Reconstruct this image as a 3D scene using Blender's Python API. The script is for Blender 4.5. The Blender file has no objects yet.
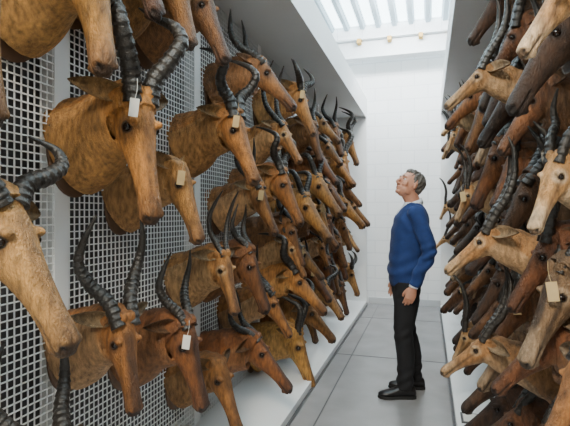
import bpy, bmesh, math, random
import numpy as np
from mathutils import Vector, Matrix
random.seed(4)
H0=1.43
def smooth(x): 
    x=np.clip(x,0,1); return x*x*(3-2*x)
# ---------------- materials
def mk(name,col,rough=.6,metal=0,noise=0,nscale=20,bump=0,bscale=100,emit=0,attr=None,rnd=0,sheen=0,stretch=None):
    m=bpy.data.materials.new(name); m.use_nodes=True; nt=m.node_tree; N=nt.nodes; L=nt.links
    b=N['Principled BSDF']; b.inputs['Roughness'].default_value=rough; b.inputs['Metallic'].default_value=metal
    c4=(*col,1); b.inputs['Base Color'].default_value=c4
    tc=N.new('ShaderNodeTexCoord'); out=None
    if attr:
        a=N.new('ShaderNodeAttribute'); a.attribute_name=attr; out=a.outputs['Color']
    mp=N.new('ShaderNodeMapping'); L.new(tc.outputs['Object'],mp.inputs[0])
    if stretch: mp.inputs['Scale'].default_value=stretch
    if noise:
        n=N.new('ShaderNodeTexNoise'); n.inputs['Scale'].default_value=nscale; n.inputs['Detail'].default_value=8
        L.new(mp.outputs[0],n.inputs['Vector'])
        mr=N.new('ShaderNodeMapRange'); mr.inputs[3].default_value=1-noise; mr.inputs[4].default_value=1+noise
        mr.inputs[1].default_value=.25; mr.inputs[2].default_value=.75
        L.new(n.outputs['Fac'],mr.inputs[0])
        v=N.new('ShaderNodeVectorMath'); v.operation='SCALE'
        if out: L.new(out,v.inputs[0])
        else: v.inputs[0].default_value=col
        L.new(mr.outputs[0],v.inputs['Scale']); out=v.outputs[0]
    if rnd:
        oi=N.new('ShaderNodeObjectInfo'); mr=N.new('ShaderNodeMapRange'); mr.inputs[3].default_value=1-rnd; mr.inputs[4].default_value=1+rnd*.6
        L.new(oi.outputs['Random'],mr.inputs[0]); v=N.new('ShaderNodeVectorMath'); v.operation='SCALE'
        L.new(out,v.inputs[0]); L.new(mr.outputs[0],v.inputs['Scale']); out=v.outputs[0]
    if out: L.new(out,b.inputs['Base Color'])
    if bump:
        n=N.new('ShaderNodeTexNoise'); n.inputs['Scale'].default_value=bscale; n.inputs['Detail'].default_value=4
        L.new(mp.outputs[0],n.inputs['Vector']); bp=N.new('ShaderNodeBump'); bp.inputs['Strength'].default_value=bump; bp.inputs['Distance'].default_value=.01
        L.new(n.outputs['Fac'],bp.inputs['Height']); L.new(bp.outputs[0],b.inputs['Normal'])
    if emit:
        b.inputs['Emission Color'].default_value=c4; b.inputs['Emission Strength'].default_value=emit
    if sheen: b.inputs['Sheen Weight'].default_value=sheen; b.inputs['Sheen Roughness'].default_value=.4
    return m
FUR=mk('fur',(.4,.2,.06),.60,noise=.6,nscale=60,bump=1.0,bscale=230,attr='fur',rnd=.3,stretch=(1,1,.3))
HORN=mk('horn',(.022,.019,.016),.36,noise=.6,nscale=30,bump=.5,bscale=110)
EYE=mk('glass_eye',(.010,.005,.003),.05)
WOOD=mk('backboard_wood',(.12,.065,.035),.6,noise=.3,nscale=15)
CARD=mk('tag_card',(.50,.36,.18),.8,noise=.08,nscale=30)
CARDW=mk('tag_white',(.72,.71,.66),.8,noise=.05,nscale=30)
WHITE=mk('white_powder_coat',(.84,.85,.85),.45,noise=.02,nscale=4)
GREY=mk('dark_gap_grey',(.06,.06,.062),.6,noise=.08,nscale=6)  # dark colour standing in for the shade behind the mesh
STEEL=mk('steel_rail',(.10,.10,.105),.35,metal=.5,noise=.1,nscale=20)
WALL=bpy.data.materials.new('white_block_wall'); WALL.use_nodes=True
nt=WALL.node_tree;N=nt.nodes;L=nt.links;b=N['Principled BSDF'];b.inputs['Roughness'].default_value=.7
tc=N.new('ShaderNodeTexCoord'); mp=N.new('ShaderNodeMapping'); mp.inputs['Rotation'].default_value=(math.pi/2,0,0); br=N.new('ShaderNodeTexBrick')
br.inputs['Scale'].default_value=1; br.inputs['Brick Width'].default_value=.4; br.inputs['Row Height'].default_value=.2; br.inputs['Mortar Size'].default_value=.006
br.inputs['Color1'].default_value=(.93,.94,.95,1); br.inputs['Color2'].default_value=(.90,.92,.93,1); br.inputs['Mortar'].default_value=(.78,.80,.82,1)
L.new(tc.outputs['Object'],mp.inputs[0]); L.new(mp.outputs[0],br.inputs['Vector']); L.new(br.outputs['Color'],b.inputs['Base Color'])
# ---------------- mesh builder
class MB:
    def __init__(s): s.v=[]; s.f=[]; s.m=[]; s.c=[]; s.n=0
    def add(s,V,F,mat=0,col=(.4,.2,.06)):
        V=np.asarray(V,float); s.v.append(V); s.f+= [tuple(i+s.n for i in f) for f in F]; s.m+=[mat]*len(F)
        c=np.asarray(col,float); 
        if c.ndim==1: c=np.tile(c,(len(V),1))
        s.c.append(c); s.n+=len(V)
    def verts(s): return np.concatenate(s.v) if s.v else np.zeros((0,3))
    def mesh(s,name,mats,smooth_=True,attr=False):
        me=bpy.data.meshes.new(name); me.from_pydata(s.verts().tolist(),[],s.f); 
        for m in mats: me.materials.append(m)
        me.polygons.foreach_set('material_index',s.m)
        me.polygons.foreach_set('use_smooth',[smooth_]*len(s.f))
        if attr:
            a=me.color_attributes.new('fur','FLOAT_COLOR','POINT'); C=np.concatenate(s.c); C=np.hstack([C,np.ones((len(C),1))])
            a.data.foreach_set('color',C.ravel())
        me.update()
        return me
def obj(name,me,loc=(0,0,0),rz=0,parent=None):
    o=bpy.data.objects.new(name,me); bpy.context.scene.collection.objects.link(o); o.location=loc; o.rotation_euler[2]=rz
    if parent: o.parent=parent
    return o
def loft(mb,rings,mat=0,col=(.4,.2,.06)):
    R=np.asarray(rings); n,k,_=R.shape; V=R.reshape(-1,3); F=[]
    for i in range(n-1):
        for j in range(k):
            a=i*k+j; b=i*k+(j+1)%k; F.append((a,b,b+k,a+k))
    F.append(tuple(range(k-1,-1,-1))); F.append(tuple((n-1)*k+j for j in range(k)))
    mb.add(V,F,mat,col)
def crom(P,n):
    P=np.asarray(P,float); N=len(P); Q=np.vstack([2*P[0]-P[1],P,2*P[-1]-P[-2]]); out=[]
    for t in np.linspace(0,N-1,n):
        i=min(int(t),N-2); f=t-i; a,b,c,d=Q[i],Q[i+1],Q[i+2],Q[i+3]
        out.append(.5*((2*b)+(-a+c)*f+(2*a-5*b+4*c-d)*f*f+(-a+3*b-3*c+d)*f**3))
    return np.array(out)
def tube(mb,path,rad,seg=14,mat=0,col=(.4,.2,.06),ref=(0,1,0),n=24,ring=None):
    path=np.asarray(path,float); rad=np.asarray(rad,float)
    if rad.ndim==1: rad=np.stack([rad,rad],1)
    A=crom(np.hstack([path,rad]),n); P=A[:,:3]; R=np.maximum(A[:,3:],.0008)
    T=np.gradient(P,axis=0); T/=np.linalg.norm(T,axis=1)[:,None]+1e-9
    if ring is not None: R=R*ring(np.linspace(0,1,n))[:,None]
    s=np.asarray(ref,float); rings=[]; an=np.linspace(0,2*math.pi,seg,endpoint=False)
    for i in range(n):
        s=s-T[i]*np.dot(s,T[i]); s/=np.linalg.norm(s)+1e-9; q=np.cross(T[i],s)
        rings.append(P[i]+np.cos(an)[:,None]*s*R[i,0]+np.sin(an)[:,None]*q*R[i,1])
    loft(mb,rings,mat,col)
def ell(mb,c,r,mat=0,col=(.4,.2,.06),M=None,nu=16,nv=10):
    th=np.linspace(0,2*math.pi,nu,endpoint=False); V=[]; F=[]
    for i in range(1,nv):
        ph=math.pi*i/nv
        for t in th: V.append((math.sin(ph)*math.cos(t),math.sin(ph)*math.sin(t),math.cos(ph)))
    V.append((0,0,1)); V.append((0,0,-1)); V=np.array(V)*np.asarray(r)
    top=len(V)-2; bot=len(V)-1
    for i in range(nv-2):
        for j in range(nu): a=i*nu+j; b=i*nu+(j+1)%nu; F.append((a,a+nu,b+nu,b))
    for j in range(nu): F.append((top,j,(j+1)%nu)); F.append((bot,(nv-2)*nu+(j+1)%nu,(nv-2)*nu+j))
    if M is not None: V=V@np.asarray(M).T
    mb.add(V+np.asarray(c),F,mat,col)
def box(mb,lo,hi,mat=0):
    x0,y0,z0=lo;x1,y1,z1=hi
    V=[(x0,y0,z0),(x1,y0,z0),(x1,y1,z0),(x0,y1,z0),(x0,y0,z1),(x1,y0,z1),(x1,y1,z1),(x0,y1,z1)]
    mb.add(V,[(3,2,1,0),(4,5,6,7),(0,1,5,4),(1,2,6,5),(2,3,7,6),(3,0,4,7)],mat)
def boxobj(name,lo,hi,mat,bev=0):
    mb=MB(); box(mb,lo,hi); o=obj(name,mb.mesh(name,[mat],False))
    if bev: b=o.modifiers.new('b','BEVEL'); b.width=bev; b.segments=2
    return o
def remesh(mb,vox,it=4,fac=.5):
    me=mb.mesh('tmp',[]); bm=bmesh.new(); bm.from_mesh(me); bmesh.ops.recalc_face_normals(bm,faces=bm.faces); bm.to_mesh(me); bm.free()
    o=obj('tmp',me); r=o.modifiers.new('r','REMESH'); r.mode='VOXEL'; r.voxel_size=vox
    if it: s=o.modifiers.new('s','SMOOTH'); s.factor=fac; s.iterations=it
    dg=bpy.context.evaluated_depsgraph_get(); e=o.evaluated_get(dg); m2=e.to_mesh()
    n=len(m2.vertices); V=np.empty(n*3); m2.vertices.foreach_get('co',V); V=V.reshape(-1,3)
    Nn=np.empty(n*3); m2.vertices.foreach_get('normal',Nn); Nn=Nn.reshape(-1,3)
    F=[tuple(p.vertices) for p in m2.polygons]; e.to_mesh_clear()
    bpy.data.objects.remove(o); bpy.data.meshes.remove(me)
    return V,F,Nn
# ---------------- animal head mounts
HP={
'hart':([(.035,-.03,-.02),(.048,.06,.01),(.09,.13,.06),(.13,.21,.10),(.125,.28,.08),(.11,.35,-.0),(.105,.44,-.09)],[.036,.035,.033,.029,.023,.015,.004],17),
'bracket':([(.033,-.03,-.02),(.05,.07,.0),(.10,.12,.01),(.155,.16,.05),(.165,.21,.11),(.15,.27,.10),(.14,.35,.03),(.135,.40,-.03)],[.034,.034,.032,.028,.024,.018,.011,.004],17),
'sweep':([(.03,-.02,-.01),(.07,.04,.02),(.15,.06,.05),(.22,.10,.07),(.23,.17,.07),(.17,.24,.04)],[.034,.033,.03,.025,.016,.004],15),
'lyre':([(.03,-.03,-.01),(.045,.07,-.03),(.09,.15,-.06),(.125,.23,-.05),(.12,.31,-.0),(.09,.39,.05)],[.027,.027,.025,.02,.013,.004],19),
'impala':([(.022,-.02,-.01),(.05,.08,-.03),(.12,.17,-.10),(.155,.27,-.11),(.13,.37,-.05),(.11,.46,.0)],[.02,.019,.018,.015,.01,.003],20),
'gere':([(.02,-.02,-.01),(.032,.06,.02),(.05,.13,.04),(.055,.2,.08),(.05,.26,.14),(.04,.29,.2)],[.018,.0175,.016,.013,.009,.003],16),
'sable':([(.028,-.02,-.01),(.04,.12,.02),(.06,.26,.0),(.08,.38,-.07),(.1,.5,-.18),(.11,.58,-.3)],[.03,.029,.026,.022,.015,.004],26),
'kob':([(.028,-.02,-.01),(.05,.10,-.03),(.09,.21,-.03),(.11,.33,.02),(.10,.43,.12),(.09,.50,.22)],[.026,.025,.023,.02,.014,.004],24),
'oryx':([(.025,-.02,-.01),(.04,.15,-.02),(.055,.32,-.06),(.07,.48,-.12),(.08,.62,-.2)],[.02,.019,.016,.012,.003],24),
'wild':([(.03,.0,-.03),(.12,-.03,.01),(.21,-.01,.04),(.25,.07,.05),(.23,.16,.03),(.19,.22,0)],[.05,.042,.032,.024,.015,.004],5),
'short':([(.02,-.02,-.01),(.035,.07,0),(.06,.13,-.02),(.07,.18,0),(.045,.23,.03)],[.015,.015,.013,.009,.003],14),
'none':None}
#      F    wm   nb   nt   reach rise horn hs ear fur dark pale
SP={
'hartebeest':(.49,1.03,.155,.095,.43,.15,'hart',1.0,.19,(.40,.185,.040),(.06,.026,.01),(.45,.25,.085)),
'bubal':(.44,1.05,.15,.09,.41,.15,'bracket',1.0,.18,(.34,.145,.035),(.06,.028,.012),(.42,.23,.08)),
'tsessebe':(.43,1.03,.15,.09,.41,.15,'sweep',.9,.18,(.37,.175,.05),(.06,.028,.012),(.42,.24,.09)),
'cow':(.38,1.04,.12,.07,.36,.15,'none',1.0,.16,(.33,.14,.035),(.07,.03,.012),(.4,.22,.09)),
'topi':(.41,1.06,.14,.085,.38,.15,'lyre',1.0,.16,(.21,.082,.024),(.03,.013,.008),(.28,.13,.05)),
'blesbok':(.36,1.08,.125,.075,.36,.15,'lyre',1.0,.15,(.29,.125,.034),(.04,.018,.009),(.48,.32,.17)),
'kob':(.34,1.1,.13,.08,.38,.16,'kob',1.0,.15,(.34,.16,.046),(.06,.028,.014),(.50,.33,.17)),
'impala':(.29,1.1,.11,.06,.36,.17,'impala',1.0,.14,(.34,.14,.04),(.04,.022,.014),(.5,.33,.19)),
'gerenuk':(.25,1.08,.10,.048,.52,.24,'gere',1.0,.13,(.36,.18,.065),(.07,.04,.02),(.54,.37,.21)),
'sable':(.38,1.05,.15,.095,.34,.16,'sable',.9,.17,(.075,.034,.016),(.012,.009,.008),(.18,.10,.05)),
'oryx':(.36,1.08,.14,.09,.34,.16,'oryx',.9,.16,(.16,.085,.04),(.02,.013,.010),(.33,.23,.14)),
'bushbuck':(.31,1.08,.13,.08,.34,.16,'gere',1.3,.14,(.16,.062,.022),(.022,.013,.009),(.26,.14,.065)),
'waterbuck':(.34,1.1,.14,.09,.34,.16,'kob',.9,.15,(.11,.052,.024),(.02,.013,.01),(.25,.15,.08)),
'wildebeest':(.40,1.18,.15,.09,.30,.12,'wild',.8,.15,(.04,.025,.017),(.012,.01,.009),(.08,.055,.04)),
'springbok':(.27,1.1,.11,.06,.40,.18,'short',1.1,.14,(.40,.24,.10),(.12,.06,.03),(.60,.47,.32)),
}
TAB=np.array([(-.10,-.10,-.20,.05),(-.04,-.02,-.25,.10),(.04,.015,-.30,.122),(.14,.02,-.335,.138),(.24,.012,-.345,.146),(.34,.0,-.325,.132),(.46,-.008,-.275,.106),
 (.60,-.012,-.232,.087),(.74,-.015,-.208,.079),(.85,-.012,-.203,.083),(.93,-.02,-.198,.087),(.98,-.05,-.18,.070),(1.01,-.09,-.15,.035)])
CACHE={}
def mount(sp,pitch,turn,vox,hs=1.0):
    key=(sp,pitch,turn,vox,hs)
    if key in CACHE: return CACHE[key]
    F,wm,nb,nt,reach,rise,horn,hsc,earL,cf,cd,cp=SP[sp]; hsc*=hs
    rg=np.random.RandomState(len(CACHE)+3); ph=rg.rand(8)
    p=math.radians(pitch); P=np.array((reach,0,rise)); a=np.array((math.cos(p),0,-math.sin(p))); n=np.array((math.sin(p),0,math.cos(p))); Y=np.array((0,1.,0)); b=-a
    hp=lambda u,y,h: P+F*(a*u+Y*y+n*h)
    tb=MB()
    T=crom(TAB,34); an=np.linspace(0,2*math.pi,28,endpoint=False); rings=[]
    for u,t,bo,w in T:
        w=max(w,.01)*wm; c=(t+bo)/2; hh=max((t-bo)/2,.01)
        cs=np.cos(an); sn=np.sin(an); yy=w*np.sign(cs)*np.abs(cs)**.8; zz=c+hh*np.sign(sn)*np.abs(sn)**.8
        yy=yy*(1-.36*np.clip(-sn,0,1)**1.3-.16*np.clip(sn,0,1)**2)
        rings.append(P+F*(a*u+np.outer(yy,Y)+np.outer(zz,n)))
    loft(tb,rings)
    for s in (1,-1):
        ell(tb,hp(.225,s*.114*wm,-.035),(F*.065,F*.036,F*.035))
        ell(tb,hp(.33,s*.108*wm,-.16),(F*.085,F*.022,F*.032))
        ell(tb,hp(.19,s*.088*wm,-.26),(F*.085,F*.030,F*.085))
        ell(tb,hp(.935,s*.050*wm,-.072),(F*.044,F*.038,F*.044))
        ell(tb,hp(-.02,s*.11,-.09),(F*.06,F*.05,F*.06))
        if HP[horn]: ell(tb,hp(-.01,s*.055,-.01),(F*.06,F*.055,F*.075))
    ell(tb,hp(.93,0,-.185),(F*.05,F*.045,F*.03))
    e=hp(.12,0,-.20)
    tube(tb,[(0.0,0,-.03),(reach*.2,0,rise*.08-.01),(reach*.45,0,rise*.30),((e[0]*.5+reach*.36),0,e[2]*.62+rise*.22),e],
         [(nb,nb*1.35),(nb*.92,nb*1.28),(nb*.55+nt*.4,nb*.55+nt*.85),(nt*1.1,nt*1.6),(nt*.85,nt*1.15)],seg=26,n=22)
    V,Fc,Nn=remesh(tb,vox,5)
    rel=V-P; ua=rel@a/F; yy=rel[:,1]/F; hh=rel@n/F
    hm=-.145+.03*(ua-.8)
    mouth=np.exp(-((hh-hm)/.012)**2)*smooth((ua-.72)/.06)
    V=V-Nn*(mouth*.012*F/.5)[:,None]
    nos=np.zeros(len(V)); eyeD=np.full(len(V),9.)
    for s in (1,-1):
        nos=np.maximum(nos,np.exp(-(((ua-.965)/.028)**2+((yy-s*.064*wm)/.028)**2+((hh+.075)/.02)**2)))
        eyeD=np.minimum(eyeD,np.sqrt((ua-.255)**2+((yy-s*.14*wm)*.6)**2+((hh+.08))**2))
    V=V-Nn*(nos*.026*F)[:,None]
    wr=.003*np.sin(V[:,0]*70+V[:,2]*40+ph[3]*6)*(ua<-.05)*smooth((V[:,0])/.05)
    V=V+Nn*wr[:,None]
    blot=.5+.5*np.sin(V[:,0]*23+ph[0]*6)*np.sin(V[:,2]*19+ph[1]*6+V[:,1]*9)
    cf=np.array(cf);cd=np.array(cd);cp=np.array(cp)
    hue=(ph[4]-.5)*.35; cf=cf*np.array((1-hue*.2,1+hue*.5,1+hue))
    C=np.tile(cf,(len(V),1))*(.76+.38*blot)[:,None]
    def mix(C,c,w): w=np.clip(w,0,1)[:,None]; return C*(1-w)+c*w
    low=smooth((-.2-hh)/.1)*(ua>-.1)
    C=mix(C,cp,low*.5)
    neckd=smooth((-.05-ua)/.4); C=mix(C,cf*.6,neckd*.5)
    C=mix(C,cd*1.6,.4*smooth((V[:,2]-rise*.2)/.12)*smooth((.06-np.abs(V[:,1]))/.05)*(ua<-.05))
    if sp not in('gerenuk','springbok','wildebeest'):
        k=.85 if sp in('topi','blesbok','oryx') else .25+.5*ph[5]
        C=mix(C,cd*1.4,k*smooth((.085-np.abs(yy))/.05)*smooth((hh+.09)/.06)*smooth((ua-.02)/.2))
        C=mix(C,cd*1.5,(.35+.45*ph[6])*smooth((ua-.62)/.3))
    if sp in('gerenuk','springbok','kob','oryx'):
        C=mix(C,cp,.75*smooth((.115-eyeD)/.05)); 
        if sp!='kob': C=mix(C,cp,.65*smooth((ua-.5)/.3))
        C=mix(C,cd,.7*np.exp(-((hh+.10+(ua-.3)*.05)/.020)**2)*(ua>.3)*(ua<.9))
    else: C=mix(C,cd*1.8,.4*smooth((.11-eyeD)/.05))
    C=mix(C,np.array((.015,.010,.008)),smooth((.056-eyeD)/.015)*.95)
    C=mix(C,cd*.5,smooth((ua-.945)/.03)*smooth((hh+.16)/.05)*.85)
    C=mix(C,np.array((.015,.01,.008)),mouth*.9); C=mix(C,np.array((.01,.006,.005)),nos*1.3)
    t=math.radians(turn); px=.3*reach
    def bend(V,full=False):
        V=V.copy(); w=1.0 if full else smooth(V[:,0]/(.55*reach)); ang=t*w; x=V[:,0]-px; y=V[:,1]
        xn=np.cos(ang)*x-np.sin(ang)*y; yn=np.sin(ang)*x+np.cos(ang)*y
        V[:,0]=px+xn; V[:,1]=yn; return V
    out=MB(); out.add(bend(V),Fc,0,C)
    q=MB()
    for s in (1,-1):
        ell(q,hp(.255,s*.128*wm,-.08),np.array((.032,.026,.030))*F*1.1,2)
        if HP[horn]:
            pts,rr,nr=HP[horn]; base=hp(0,0,.0); hj=1+.2*(ph[2]-.5)
            pa=[base+Y*s*y*hsc*hj+b*bb*hsc+n*nn*hsc for y,bb,nn in pts]
            f=lambda tt,nr=nr: 1+(.20*(1-((tt*nr)%1.0))**1.0-.10)*(1-smooth((tt-.60)/.2))
            tube(q,pa,np.array(rr)*hsc,seg=14,mat=1,n=max(70,nr*7),ring=f)
        dr=(ph[7]-.4)*.5
        d=Y*s*.86+b*(.28+dr)-n*.30; d/=np.linalg.norm(d); fd=n*.8+a*.3+Y*s*.25; fd-=d*np.dot(fd,d); fd/=np.linalg.norm(fd); sd=np.cross(d,fd)
        W=earL*.20; base=hp(.0,s*.115,-.09); na=16; nc=9; G=[]
        for lay in (0,1):
            for i in range(na):
                tt=i/(na-1); w=W*(math.sin(math.pi*(tt*.93+.07)**.75)**.8 if tt<1 else .0)+.0015
                c=base+d*earL*tt - n*earL*.10*tt*tt
                for j in range(nc):
                    x=-1+2*j/(nc-1); G.append(c+sd*w*x-fd*((1-x*x)*w*.9)-fd*(.004*lay))
        FF=[]; o=na*nc
        for i in range(na-1):
            for j in range(nc-1):
                k=i*nc+j; FF.append((k,k+1,k+nc+1,k+nc)); FF.append((o+k,o+k+nc,o+k+nc+1,o+k+1))
        for i in range(na-1):
            k=i*nc; FF.append((k,k+nc,o+k+nc,o+k)); k+=nc-1; FF.append((k,o+k,o+k+nc,k+nc))
        tt=np.repeat(np.arange(na)/(na-1),nc)[:,None]
        col=np.vstack([cp*.6*(1-.5*tt),cf*.85*(1-smooth((tt-.6)/.4)*.6)])
        q.add(G,FF,0,col)
    QV=bend(q.verts(),True); out.add(QV,[],0,np.concatenate(q.c)); off=out.n-len(QV)
    out.f+=[tuple(i+off for i in f) for f in q.f]; out.m+=q.m
    rings=[]
    for x in (0,.002,.012,.014):
        k=1.0 if x in(.002,.012) else .985
        rings.append([(x,math.cos(t_)*nb*.98*k,math.sin(t_)*nb*1.32*k-.03) for t_ in np.linspace(0,2*math.pi,32,endpoint=False)])
    loft(out,rings,3)
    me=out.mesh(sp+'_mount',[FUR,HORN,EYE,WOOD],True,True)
    pl=bend(P[None,:],True)[0]
    CACHE[key]=(me,pl,F,t); return CACHE[key]
XL=-1.445; XR=.75
def tag(o,pl,F,side,white):
    mb=MB(); box(mb,(-.017,-.001,-.065),(.017,.001,0)); tube(mb,[(0,0,0),(.004,0,.03),(0,0,.07)],[.001]*3,seg=5,n=6)
    t=obj('paper_label',mb.mesh('paper_label',[CARDW if white else CARD],False),parent=o)
    t.location=(pl[0]+.03,pl[1]+side*F*.20,pl[2]-.04); t.rotation_euler=(0.1,.15,.3 if side<0 else -.3)
NMS={'bubal':'hartebeest','cow':'hartebeest'}
def put(side,sp,pitch,turn,hs,tg,Yp,Zp,vox=.009):
    me,pl,F,_=mount(sp,pitch,turn,vox,hs)
    nm=NMS.get(sp,sp)+'_head_mount'
    if side=='L': o=obj(nm,me,(XL,Yp-pl[1],Zp-pl[2]),0)
    else: o=obj(nm,me,(XR,Yp+pl[1],Zp-pl[2]),math.pi)
    if tg: tag(o,pl,F,-1 if side=='L' else 1,tg==2)
    return o
# near heads: (distance along aisle, height of crown, species, face pitch, turn, horn scale, label)
Lf=[(.87,2.12,'hartebeest',80,-10,1,0),(1.29,2.36,'hartebeest',80,-12,1,0),(1.84,2.57,'bubal',76,-8,1,0),
(1.57,1.88,'hartebeest',78,-20,1,2),(.97,1.47,'tsessebe',58,0,.9,0),(1.56,1.03,'blesbok',76,-20,1.0,0),(2.00,.92,'topi',74,-6,.85,2),
(1.22,.67,'blesbok',60,-10,1,0),(2.44,.60,'cow',66,-20,1,0),(2.93,.62,'topi',52,6,.85,0),(1.98,1.66,'cow',72,-2,1,1),
(2.45,1.20,'kob',72,-20,.65,0),(2.53,2.01,'bubal',68,-14,1,1),(2.81,1.20,'topi',70,0,.75,0),(2.17,2.56,'topi',68,-6,1,0),
(3.04,2.46,'topi',52,0,1,0),(3.95,2.50,'tsessebe',70,-6,1,1),(3.42,1.75,'bubal',66,-6,.9,0),(3.29,.86,'blesbok',62,10,.9,0),
(3.55,2.12,'kob',60,-14,.9,0),(3.74,1.22,'kob',66,0,.65,0),(1.60,2.57,'topi',72,-10,1,0),(3.05,1.62,'blesbok',66,-10,.9,1)]
for y,z,sp,pi_,tu,hs,tg in Lf: put('L',sp,pi_,tu,hs,tg,y,z,.0055)
rr=random.Random(11)
rowsA=[2.50,2.05,1.58,1.12,.70]; rowsB=[2.28,1.82,1.36,.92,.52]
yy=3.75; k=0
while yy<7.05:
    for z in (rowsA if k%2 else rowsB):
        if yy<4.3 and z>1.7: continue
        put('L',rr.choice(['hartebeest','topi','bubal','blesbok','kob','impala','tsessebe','topi']),rr.choice([50,72]),rr.choice([-28,2]),rr.choice([.8,1.0]),rr.random()<.12,yy+rr.uniform(-.08,.08),z+rr.uniform(-.07,.07))
    yy+=.42; k+=1
Rf=[(2.09,1.37,'gerenuk',44,0,1.05,0),(2.20,.90,'gerenuk',40,0,.9,0),(1.78,1.62,'springbok',66,35,1,0),(2.33,2.10,'gerenuk',44,10,1,0),
(1.46,2.10,'springbok',58,15,1,2),(1.57,1.02,'impala',60,30,1,0),(3.07,2.79,'sable',58,0,1,0),(2.36,1.58,'waterbuck',64,10,1.15,0),
(1.80,2.12,'sable',62,10,.9,0),(2.11,1.95,'bushbuck',60,0,.9,0),(2.45,1.07,'bushbuck',60,10,1,1),(1.85,1.24,'oryx',66,20,.9,1),
(3.07,1.11,'sable',62,0,.9,0),(1.94,1.01,'bushbuck',50,0,.7,0),(3.44,2.01,'bushbuck',62,0,1,0),(2.88,.44,'sable',45,0,1,0),
(4.99,.69,'wildebeest',66,0,.8,0),(1.94,1.35,'bushbuck',62,0,.9,0),(2.68,2.12,'sable',60,10,.9,0),(2.71,.82,'oryx',60,0,.8,0),
(2.56,2.36,'bushbuck',60,0,1,0),(3.07,1.48,'oryx',64,0,.9,0),(2.75,1.75,'bushbuck',66,18,1,0),(2.45,.52,'bushbuck',40,0,.8,0),(1.95,.60,'sable',56,15,.8,0)]
for y,z,sp,pi_,tu,hs,tg in Rf: put('R',sp,pi_,tu,hs,tg,y,z,.0055)
yy=3.0;k=0
while yy<7.1:
    for z in (rowsA if k%2 else rowsB):
        put('R',rr.choice(['sable','bushbuck','wildebeest','waterbuck','bushbuck','gerenuk','topi','oryx']),rr.choice([50,68]),rr.choice([0,18]),rr.choice([.8,1.0]),rr.random()<.1,yy+rr.uniform(-.05,.05),z+rr.uniform(-.05,.05))
    yy+=.36;k+=1
# ---------------- racks
def rack(side):
    s=1 if side=='L' else -1; xm=XL if side=='L' else XR; xe=-.91 if side=='L' else .18
    root=bpy.data.objects.new('wire_mesh_storage_rack',None); bpy.context.scene.collection.objects.link(root)
    Y0,Y1=-.6,7.42
    mb=MB(); w=.0026
    y=Y0
    while y<Y1: box(mb,(xm-s*.010-.002,y-w,.06),(xm-s*.010+.002,y+w,2.93)); y+=.031
    z=.08
    while z<2.93: box(mb,(xm-s*.006-.002,Y0,z-w),(xm-s*.006+.002,Y1,z+w)); z+=.031
    obj('wire_mesh',mb.mesh('wire_mesh',[WHITE],False),parent=root)
    mb=MB()
    for i in range(-1,6):
        yp=1.61+1.2*i
        a,b_=sorted((xm-s*.0,xm-s*.07)); box(mb,(a,yp-.04,.06),(b_,yp+.04,2.93))
    obj('posts',mb.mesh('posts',[WHITE],False),parent=root)
    mb=MB(); a,b_=sorted((xe,xm-s*.15)); box(mb,(a,Y0,.0),(b_,Y1,.06)); 
    box(mb,(a,Y0,2.93),(b_,Y1,2.95)); c,d_=sorted((xe,xe-s*.02)); box(mb,(c,Y0,2.95),(d_,Y1,3.2)); box(mb,(a,Y1,.0),(b_,Y1+.03,3.2))
    box(mb,(c,Y0,2.905),(d_,Y1,2.93))
    obj('frame',mb.mesh('frame',[WHITE],False),parent=root)
    mb=MB(); c,d_=sorted((xm-s*.145,xm-s*.16)); box(mb,(c,Y0,.06),(d_,Y1,2.93)); obj('dark_gap_sheet',mb.mesh('bp',[GREY],False),parent=root)  # added dark sheet in place of the shaded space behind the mesh
    mb=MB(); c,d_=sorted((xe+s*.002,xe+s*.02)); box(mb,(c,Y0,.0),(d_,Y1,.012)); obj('floor_rail',mb.mesh('rail',[STEEL],False),parent=root)
rack('L'); rack('R')
mb=MB(); box(mb,(.21,3.30,.06),(.42,3.46,.068),0); box(mb,(.225,3.315,.068),(.405,3.445,.0695),1)
obj('shelf_label_card',mb.mesh('slc',[STEEL,CARDW],False))
# ---------------- room shell
FLOOR=bpy.data.materials.new('grey_resin_floor'); FLOOR.use_nodes=True
nt=FLOOR.node_tree;N=nt.nodes;L=nt.links;b=N['Principled BSDF'];b.inputs['Roughness'].default_value=.26
tc=N.new('ShaderNodeTexCoord'); no=N.new('ShaderNodeTexNoise'); no.inputs['Scale'].default_value=3; no.inputs['Detail'].default_value=6
cr=N.new('ShaderNodeValToRGB'); cr.color_ramp.elements[0].position=.3; cr.color_ramp.elements[1].position=.7; cr.color_ramp.elements[0].color=(.26,.255,.26,1); cr.color_ramp.elements[1].color=(.32,.315,.32,1)
L.new(tc.outputs['Object'],no.inputs['Vector']); L.new(no.outputs['Fac'],cr.inputs[0]); L.new(cr.outputs[0],b.inputs['Base Color'])
boxobj('floor',(-2.6,-3,-.1),(2,7.6,0),FLOOR)
mb=MB()
for y in (-.5,1.2,3.0,4.78,6.55): box(mb,(-.89,y-.007,0),(.16,y+.007,.0015))
box(mb,(-.74,-.6,0),(-.730,7.5,.0015))
obj('trim_floor_joints',mb.mesh('j',[mk('joint_seal',(.06,.06,.065),.6,noise=.1)],False))
boxobj('wall_back',(-2.6,7.6,-.1),(2,7.7,4.5),WALL)
boxobj('wall_left',(-2.7,-3,-.1),(-2.6,7.7,4.5),WALL)
boxobj('wall_right',(2,-3,-.1),(2.1,7.7,4.5),WALL)
boxobj('baseboard_back',(-.9,7.585,0),(.18,7.6,.1),mk('baseboard_grey',(.6,.62,.64),.6,noise=.03),.003)
SKY=mk('translucent_roof_sheet',(.80,.95,1.0),.5,emit=6.5)
boxobj('ceiling',(-2.7,-3,4.42),(2.1,7.7,4.46),SKY)
mb=MB(); x=-2.5
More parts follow.
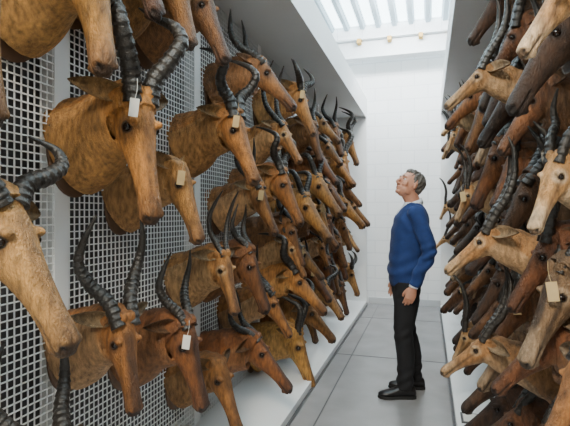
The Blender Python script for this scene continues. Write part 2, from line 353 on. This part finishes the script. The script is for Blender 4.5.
while x<2:
    V=[];
    for y in (-3,7.6):
        V+=[(x-.055,y,4.42),(x-.03,y,4.35),(x+.03,y,4.35),(x+.055,y,4.42)]
    mb.add(V,[(0,1,5,4),(1,2,6,5),(2,3,7,6),(3,2,1,0),(4,5,6,7)]); x+=.25
obj('trim_roof_ribs',mb.mesh('ribs',[mk('rib_steel',(.42,.52,.58),.5,noise=.03)],False))
mb=MB(); box(mb,(-2.6,7.3,3.80),(2,7.32,4.08)); box(mb,(-2.6,7.22,3.78),(2,7.4,3.80)); box(mb,(-2.6,7.22,4.06),(2,7.4,4.08))
obj('ceiling_beam',mb.mesh('beam',[mk('beam_paint',(.62,.66,.68),.5,noise=.03)],False))
mb=MB()
for x in (-1.0,-.55,-.1,.3): box(mb,(x-.03,7.18,4.0),(x+.03,7.3,4.06))
obj('beam_brackets',mb.mesh('brk',[mk('bracket_brass',(.5,.30,.06),.5,noise=.1)],False))
# ---------------- man
man=MB()
S=MB(); rings=[]
prof=[(.86,.0,.118,.165),(.90,.0,.128,.178),(.97,.0,.138,.184),(1.08,-.008,.136,.176),(1.2,-.02,.139,.182),(1.32,-.035,.139,.195),(1.40,-.045,.126,.195),(1.455,-.052,.100,.165),(1.49,-.055,.075,.10),(1.515,-.052,.062,.068)]
PR=crom(prof,30); an=np.linspace(0,2*math.pi,36,endpoint=False)
for z,cx,rx,ry in PR:
    cs=np.cos(an); sn=np.sin(an)
    rings.append(np.stack([cx+rx*np.sign(cs)*abs(cs)**.85,ry*np.sign(sn)*abs(sn)**.85,np.full(36,z)],1))
loft(S,rings)
ARM={}
for s in (1,-1):
    sh=(-.05,s*.178,1.425); el=(-.13,s*.245,1.14) if s>0 else (-.10,s*.25,1.14); wr=(-.02,s*.235,.885) if s>0 else (.03,s*.22,.885)
    ell(S,sh,(.070,.067,.064))
    m1=tuple((np.array(sh)+el)/2+np.array((-.005,s*.01,0))); m2=tuple((np.array(el)+wr)/2+np.array((0,0,0)))
    tube(S,[sh,m1,el,m2,wr],[.067,.061,.055,.049,.041],seg=20,n=22,ref=(1,0,0)); ARM[s]=(np.array(el),np.array(wr))
    tube(S,[np.array(wr)+(np.array(el)-wr)*.12,np.array(wr)+(np.array(el)-wr)*.05,wr],[.043,.044,.040],seg=20,n=5,ref=(1,0,0))
V,F,Nn=remesh(S,.007,5)
fold=.006*np.sin(V[:,2]*62+V[:,0]*30+V[:,1]*14)*np.exp(-((V[:,2]-1.0)/.12)**2)+.006*np.sin(V[:,2]*85+V[:,0]*40)*np.exp(-((V[:,2]-1.14)/.07)**2)*(abs(V[:,1])>.19)+.004*np.sin(V[:,2]*40-V[:,0]*55)*np.exp(-((V[:,2]-1.33)/.08)**2)
V=V+Nn*fold[:,None]
fc=np.array([V[list(f)].mean(0) for f in F]); 
vneck=(fc[:,0]>-.03)&(abs(fc[:,1])<(fc[:,2]-1.40)*.62)
Sf=[f for f,k in zip(F,vneck) if not k]; Vf=[f for f,k in zip(F,vneck) if k]
man.add(V,Sf,0); man.add(V,Vf,4)
T=MB()
rings=[]
for z,cx,rx,ry in crom([(.80,.0,.10,.15),(.87,0,.118,.168),(.95,0,.118,.168),(1.0,0,.11,.16)],8):
    rings.append(np.stack([cx+rx*np.cos(an),ry*np.sin(an),np.full(36,z)],1))
loft(T,rings)
FT={1:(.025,.105),-1:(-.085,-.105)}
for s in (1,-1):
    ax,ay=FT[s]
    tube(T,[(0,s*.085,.90),(.005+ax*.2,s*.09,.72),(ax*.5+.02,s*.095,.50),(ax*.8-.005,s*.10,.30),(ax,ay,.07)],[(.098,.105),(.090,.095),(.071,.074),(.066,.068),(.058,.062)],seg=22,n=30,ref=(0,1,0))
V,F,Nn=remesh(T,.007,4)
fold=.0055*np.sin(V[:,2]*75+V[:,0]*45)*(np.exp(-((V[:,2]-.16)/.09)**2)+.7*np.exp(-((V[:,2]-.5)/.07)**2)+.6*np.exp(-((V[:,2]-.8)/.05)**2))
man.add(V+Nn*fold[:,None],F,1)
for s in (1,-1):
    ax,ay=FT[s]; sc=MB(); rings=[]
    for x,w,h in crom([(-.085,.018,.05),(-.075,.032,.075),(-.03,.038,.095),(.03,.038,.088),(.09,.046,.062),(.14,.048,.048),(.18,.038,.038),(.203,.016,.026)],22):
        an2=np.linspace(0,2*math.pi,20,endpoint=False)
        rings.append(np.stack([np.full(20,ax+x),ay+w*np.cos(an2)+s*.006*(x/.2),.014+h*.5+h*.5*np.sin(an2)],1))
    loft(sc,rings); V,F,Nn=remesh(sc,.005,3); man.add(V,F,5)
    rings=[]
    for z,k in ((0,.97),(.004,1),(.018,1),(.02,.97)):
        pts=[(-.09,.0),(-.085,.022),(-.06,.036),(0,.034),(.05,.038),(.11,.05),(.16,.047),(.195,.028),(.208,0)]
        loop=[(ax+.05+(x-.05)*k,ay+s*.006*(x/.2)+w*k,z) for x,w in pts]+[(ax+.05+(x-.05)*k,ay+s*.006*(x/.2)-w*k,z) for x,w in pts[-2:0:-1]]
        rings.append(loop)
    loft(man,rings,9)
# neck & head : tilted back and turned a little to his left
tilt=math.radians(-28); R1=np.array(((math.cos(tilt),0,math.sin(tilt)),(0,1,0),(-math.sin(tilt),0,math.cos(tilt))))
yw=math.radians(24); R2=np.array(((math.cos(yw),-math.sin(yw),0),(math.sin(yw),math.cos(yw),0),(0,0,1))); Rm=R2@R1
HC=np.array((-.03,0,1.648)); hf=lambda p: HC+Rm@np.array(p)
Hd=MB()
def he(mb,c,r,m=0): ell(mb,hf(c),r,m,M=Rm,nu=24,nv=16)
he(Hd,(-.008,0,.025),(.096,.076,.098)); he(Hd,(.032,0,-.05),(.058,.056,.062)); he(Hd,(.072,0,-.092),(.02,.024,.018)); he(Hd,(.045,0,.02),(.048,.062,.07))
for s in (1,-1):
    he(Hd,(.062,s*.036,-.022),(.026,.024,.026)); he(Hd,(.082,s*.026,.032),(.014,.026,.010)); he(Hd,(-.004,s*.080,-.003),(.017,.008,.031)); he(Hd,(-.008,s*.074,-.003),(.012,.012,.02))
    he(Hd,(.098,s*.011,-.03),(.010,.009,.008)); he(Hd,(.02,s*.048,-.06),(.04,.014,.03))
tube(Hd,[hf((.092,0,.025)),hf((.101,0,.003)),hf((.114,0,-.022)),hf((.102,0,-.036))],[.009,.010,.0125,.009],seg=12,n=12)
he(Hd,(.088,0,-.057),(.010,.023,.007)); he(Hd,(.085,0,-.070),(.010,.020,.007))
tube(Hd,[(-.055,0,1.46),(-.05,0,1.53),hf((-.02,0,-.06))],[(.062,.066),(.058,.060),(.058,.058)],seg=22,n=10)
V,F,Nn=remesh(Hd,.0038,3)
loc=(V-HC)@Rm
ed=np.minimum(np.sqrt((loc[:,0]-.085)**2+(loc[:,1]-.032)**2+(loc[:,2]-.012)**2),np.sqrt((loc[:,0]-.085)**2+(loc[:,1]+.032)**2+(loc[:,2]-.012)**2))
V=V-Nn*(.007*np.exp(-(ed/.014)**2))[:,None]
man.add(V,F,2)
for s in (1,-1):
    he(man,(.077,s*.032,.012),(.0115,.0125,.0095),6); he(man,(.0865,s*.0325,.012),(.0035,.0055,.0055),7)
    tube(man,[hf((.094,s*.014,.032)),hf((.094,s*.03,.037)),hf((.080,s*.050,.032))],[.003,.0042,.002],seg=8,n=8,mat=3)
    tube(man,[hf((.0905,s*.022,.017)),hf((.0905,s*.032,.0205)),hf((.083,s*.043,.016))],[.0018,.0024,.0015],seg=8,n=8,mat=2)
tube(man,[hf((.088,-.023,-.064)),hf((.0965,0,-.0635)),hf((.088,.023,-.064))],[.0015,.0028,.0015],seg=8,n=10,mat=8)
Hr=MB(); he(Hr,(-.026,0,.040),(.096,.082,.094)); he(Hr,(-.055,0,-.005),(.053,.068,.062)); he(Hr,(.018,0,.092),(.054,.056,.038))
for s in (1,-1): he(Hr,(.006,s*.068,.022),(.016,.014,.032))
V,F,Nn=remesh(Hr,.0045,2)
loc=(V-HC)@Rm; dd=.0035*np.sin(loc[:,0]*160+loc[:,2]*60+5*np.sin(loc[:,1]*70))+.002*np.sin(loc[:,1]*300+loc[:,0]*90)
man.add(V+Nn*dd[:,None],F,3)
for s in (1,-1):
    G=[];nn=12
    for i in range(nn):
        a_=math.pi*(1-i/(nn-1)); 
        r1=.064; zz=1.505+ .028*(math.cos(a_)*-.5+.5)
        cx=-.052
        for (r,z,) in ((r1+.002,zz+.016),(r1+.006,zz+.018),(r1+.020+.012*(i/(nn-1)),zz-.022-.014*(i/(nn-1))),(r1+.016+.012*(i/(nn-1)),zz-.022-.014*(i/(nn-1)))):
            G.append((cx+r*math.cos(a_)*1.02,s*r*abs(math.sin(a_)) if i<nn-1 else s*.012,z-.035*(i/(nn-1))))
    FF=[]
    for i in range(nn-1):
        for j in range(4): k=i*4+j; k2=i*4+(j+1)%4; FF.append((k,k2,k2+4,k+4))
    FF+= [(3,2,1,0),tuple((nn-1)*4+j for j in range(4))]
    man.add(G,FF,4)
for s in (1,-1):
    el,wr=ARM[s]; D=(wr-el)/np.linalg.norm(wr-el); D=D*.8+np.array((.02,0,-.6))*.5; D/=np.linalg.norm(D)
    Wd=np.array((1.,0,0)); Wd-=D*np.dot(Wd,D); Wd/=np.linalg.norm(Wd)
    Nm=np.cross(D,Wd); Nm*= -1 if np.dot(Nm,(0,s,0))>0 else 1
    tube(man,[wr-D*.02,wr+D*.012],[.036,.034],seg=16,n=4,mat=4,ref=Wd)
    hb=MB(); tube(hb,[wr-D*.01,wr+D*.03,wr+D*.065,wr+D*.105],[(.026,.021),(.033,.017),(.041,.016),(.038,.012)],seg=16,n=12,ref=Wd)
    tube(hb,[wr+D*.02+Wd*.012,wr+D*.045+Wd*.035+Nm*.006,wr+D*.075+Wd*.048+Nm*.016,wr+D*.10+Wd*.048+Nm*.024],[.014,.0125,.0105,.007],seg=12,n=12,ref=Nm)
    for i,(off,ln) in enumerate([(.029,.074),(.010,.083),(-.010,.077),(-.028,.060)]):
        b0=wr+D*(.092-.004*abs(i-1))+Wd*off
        p1=b0+D*ln*.42+Nm*.008; p2=p1+(D*.85+Nm*.5)*ln*.32; p3=p2+(D*.55+Nm*.83)*ln*.26
        tube(hb,[b0-D*.015,b0,p1,p2,p3],[.0095,.0096,.0088,.0082,.006],seg=12,n=16,ref=Wd)
    V,F,Nn=remesh(hb,.0024,2); man.add(V,F,2)
mm=[mk('blue_wool_sweater',(.007,.030,.135),.85,noise=.18,nscale=30,bump=.4,bscale=260,sheen=.05),mk('black_trousers',(.006,.006,.008),.85,noise=.2,nscale=30,bump=.2,bscale=200),
 mk('skin',(.50,.24,.155),.5,noise=.08,nscale=40),mk('grey_hair',(.11,.10,.09),.6,noise=.45,nscale=90,bump=.4,bscale=150),mk('pale_shirt',(.72,.75,.82),.8,noise=.03),
 mk('black_leather',(.012,.011,.012),.3,noise=.1),mk('eye_white',(.75,.72,.7),.2,noise=.02),mk('iris',(.04,.03,.02),.15,noise=.05),mk('lip',(.36,.12,.10),.5,noise=.05),mk('shoe_sole',(.01,.01,.01),.7,noise=.05)]
obj('man',man.mesh('man',mm),(-.17,3.89,0),math.radians(192))
# ---------------- lights
def area(name,loc,size,sy,power,rot,col=(1,1,1)):
    l=bpy.data.lights.new(name,'AREA'); l.shape='RECTANGLE'; l.size=size; l.size_y=sy; l.energy=power; l.color=col
    o=bpy.data.objects.new(name,l); bpy.context.scene.collection.objects.link(o); o.location=loc; o.rotation_euler=rot
area('camera_side_fill',(-.3,-1.2,3.8),1.0,.6,200,(math.radians(48),0,0),(1,.88,.70))  # added fill light behind the camera for the near heads
area('back_wall_fill',(-.36,6.3,4.2),1.0,.25,80,(math.radians(40),0,0),(1,1,1))  # added fill light, brightens the back wall
w=bpy.data.worlds.new('w'); bpy.context.scene.world=w; w.use_nodes=True
w.node_tree.nodes['Background'].inputs[0].default_value=(1,.94,.86,1); w.node_tree.nodes['Background'].inputs[1].default_value=.35
cam=bpy.data.cameras.new('camera'); cam.lens=30; cam.sensor_width=36; cam.clip_start=.02
co=bpy.data.objects.new('camera',cam); bpy.context.scene.collection.objects.link(co)
co.location=(0,0,H0); co.rotation_euler=(math.pi/2,0,math.atan(.301)); bpy.context.scene.camera=co
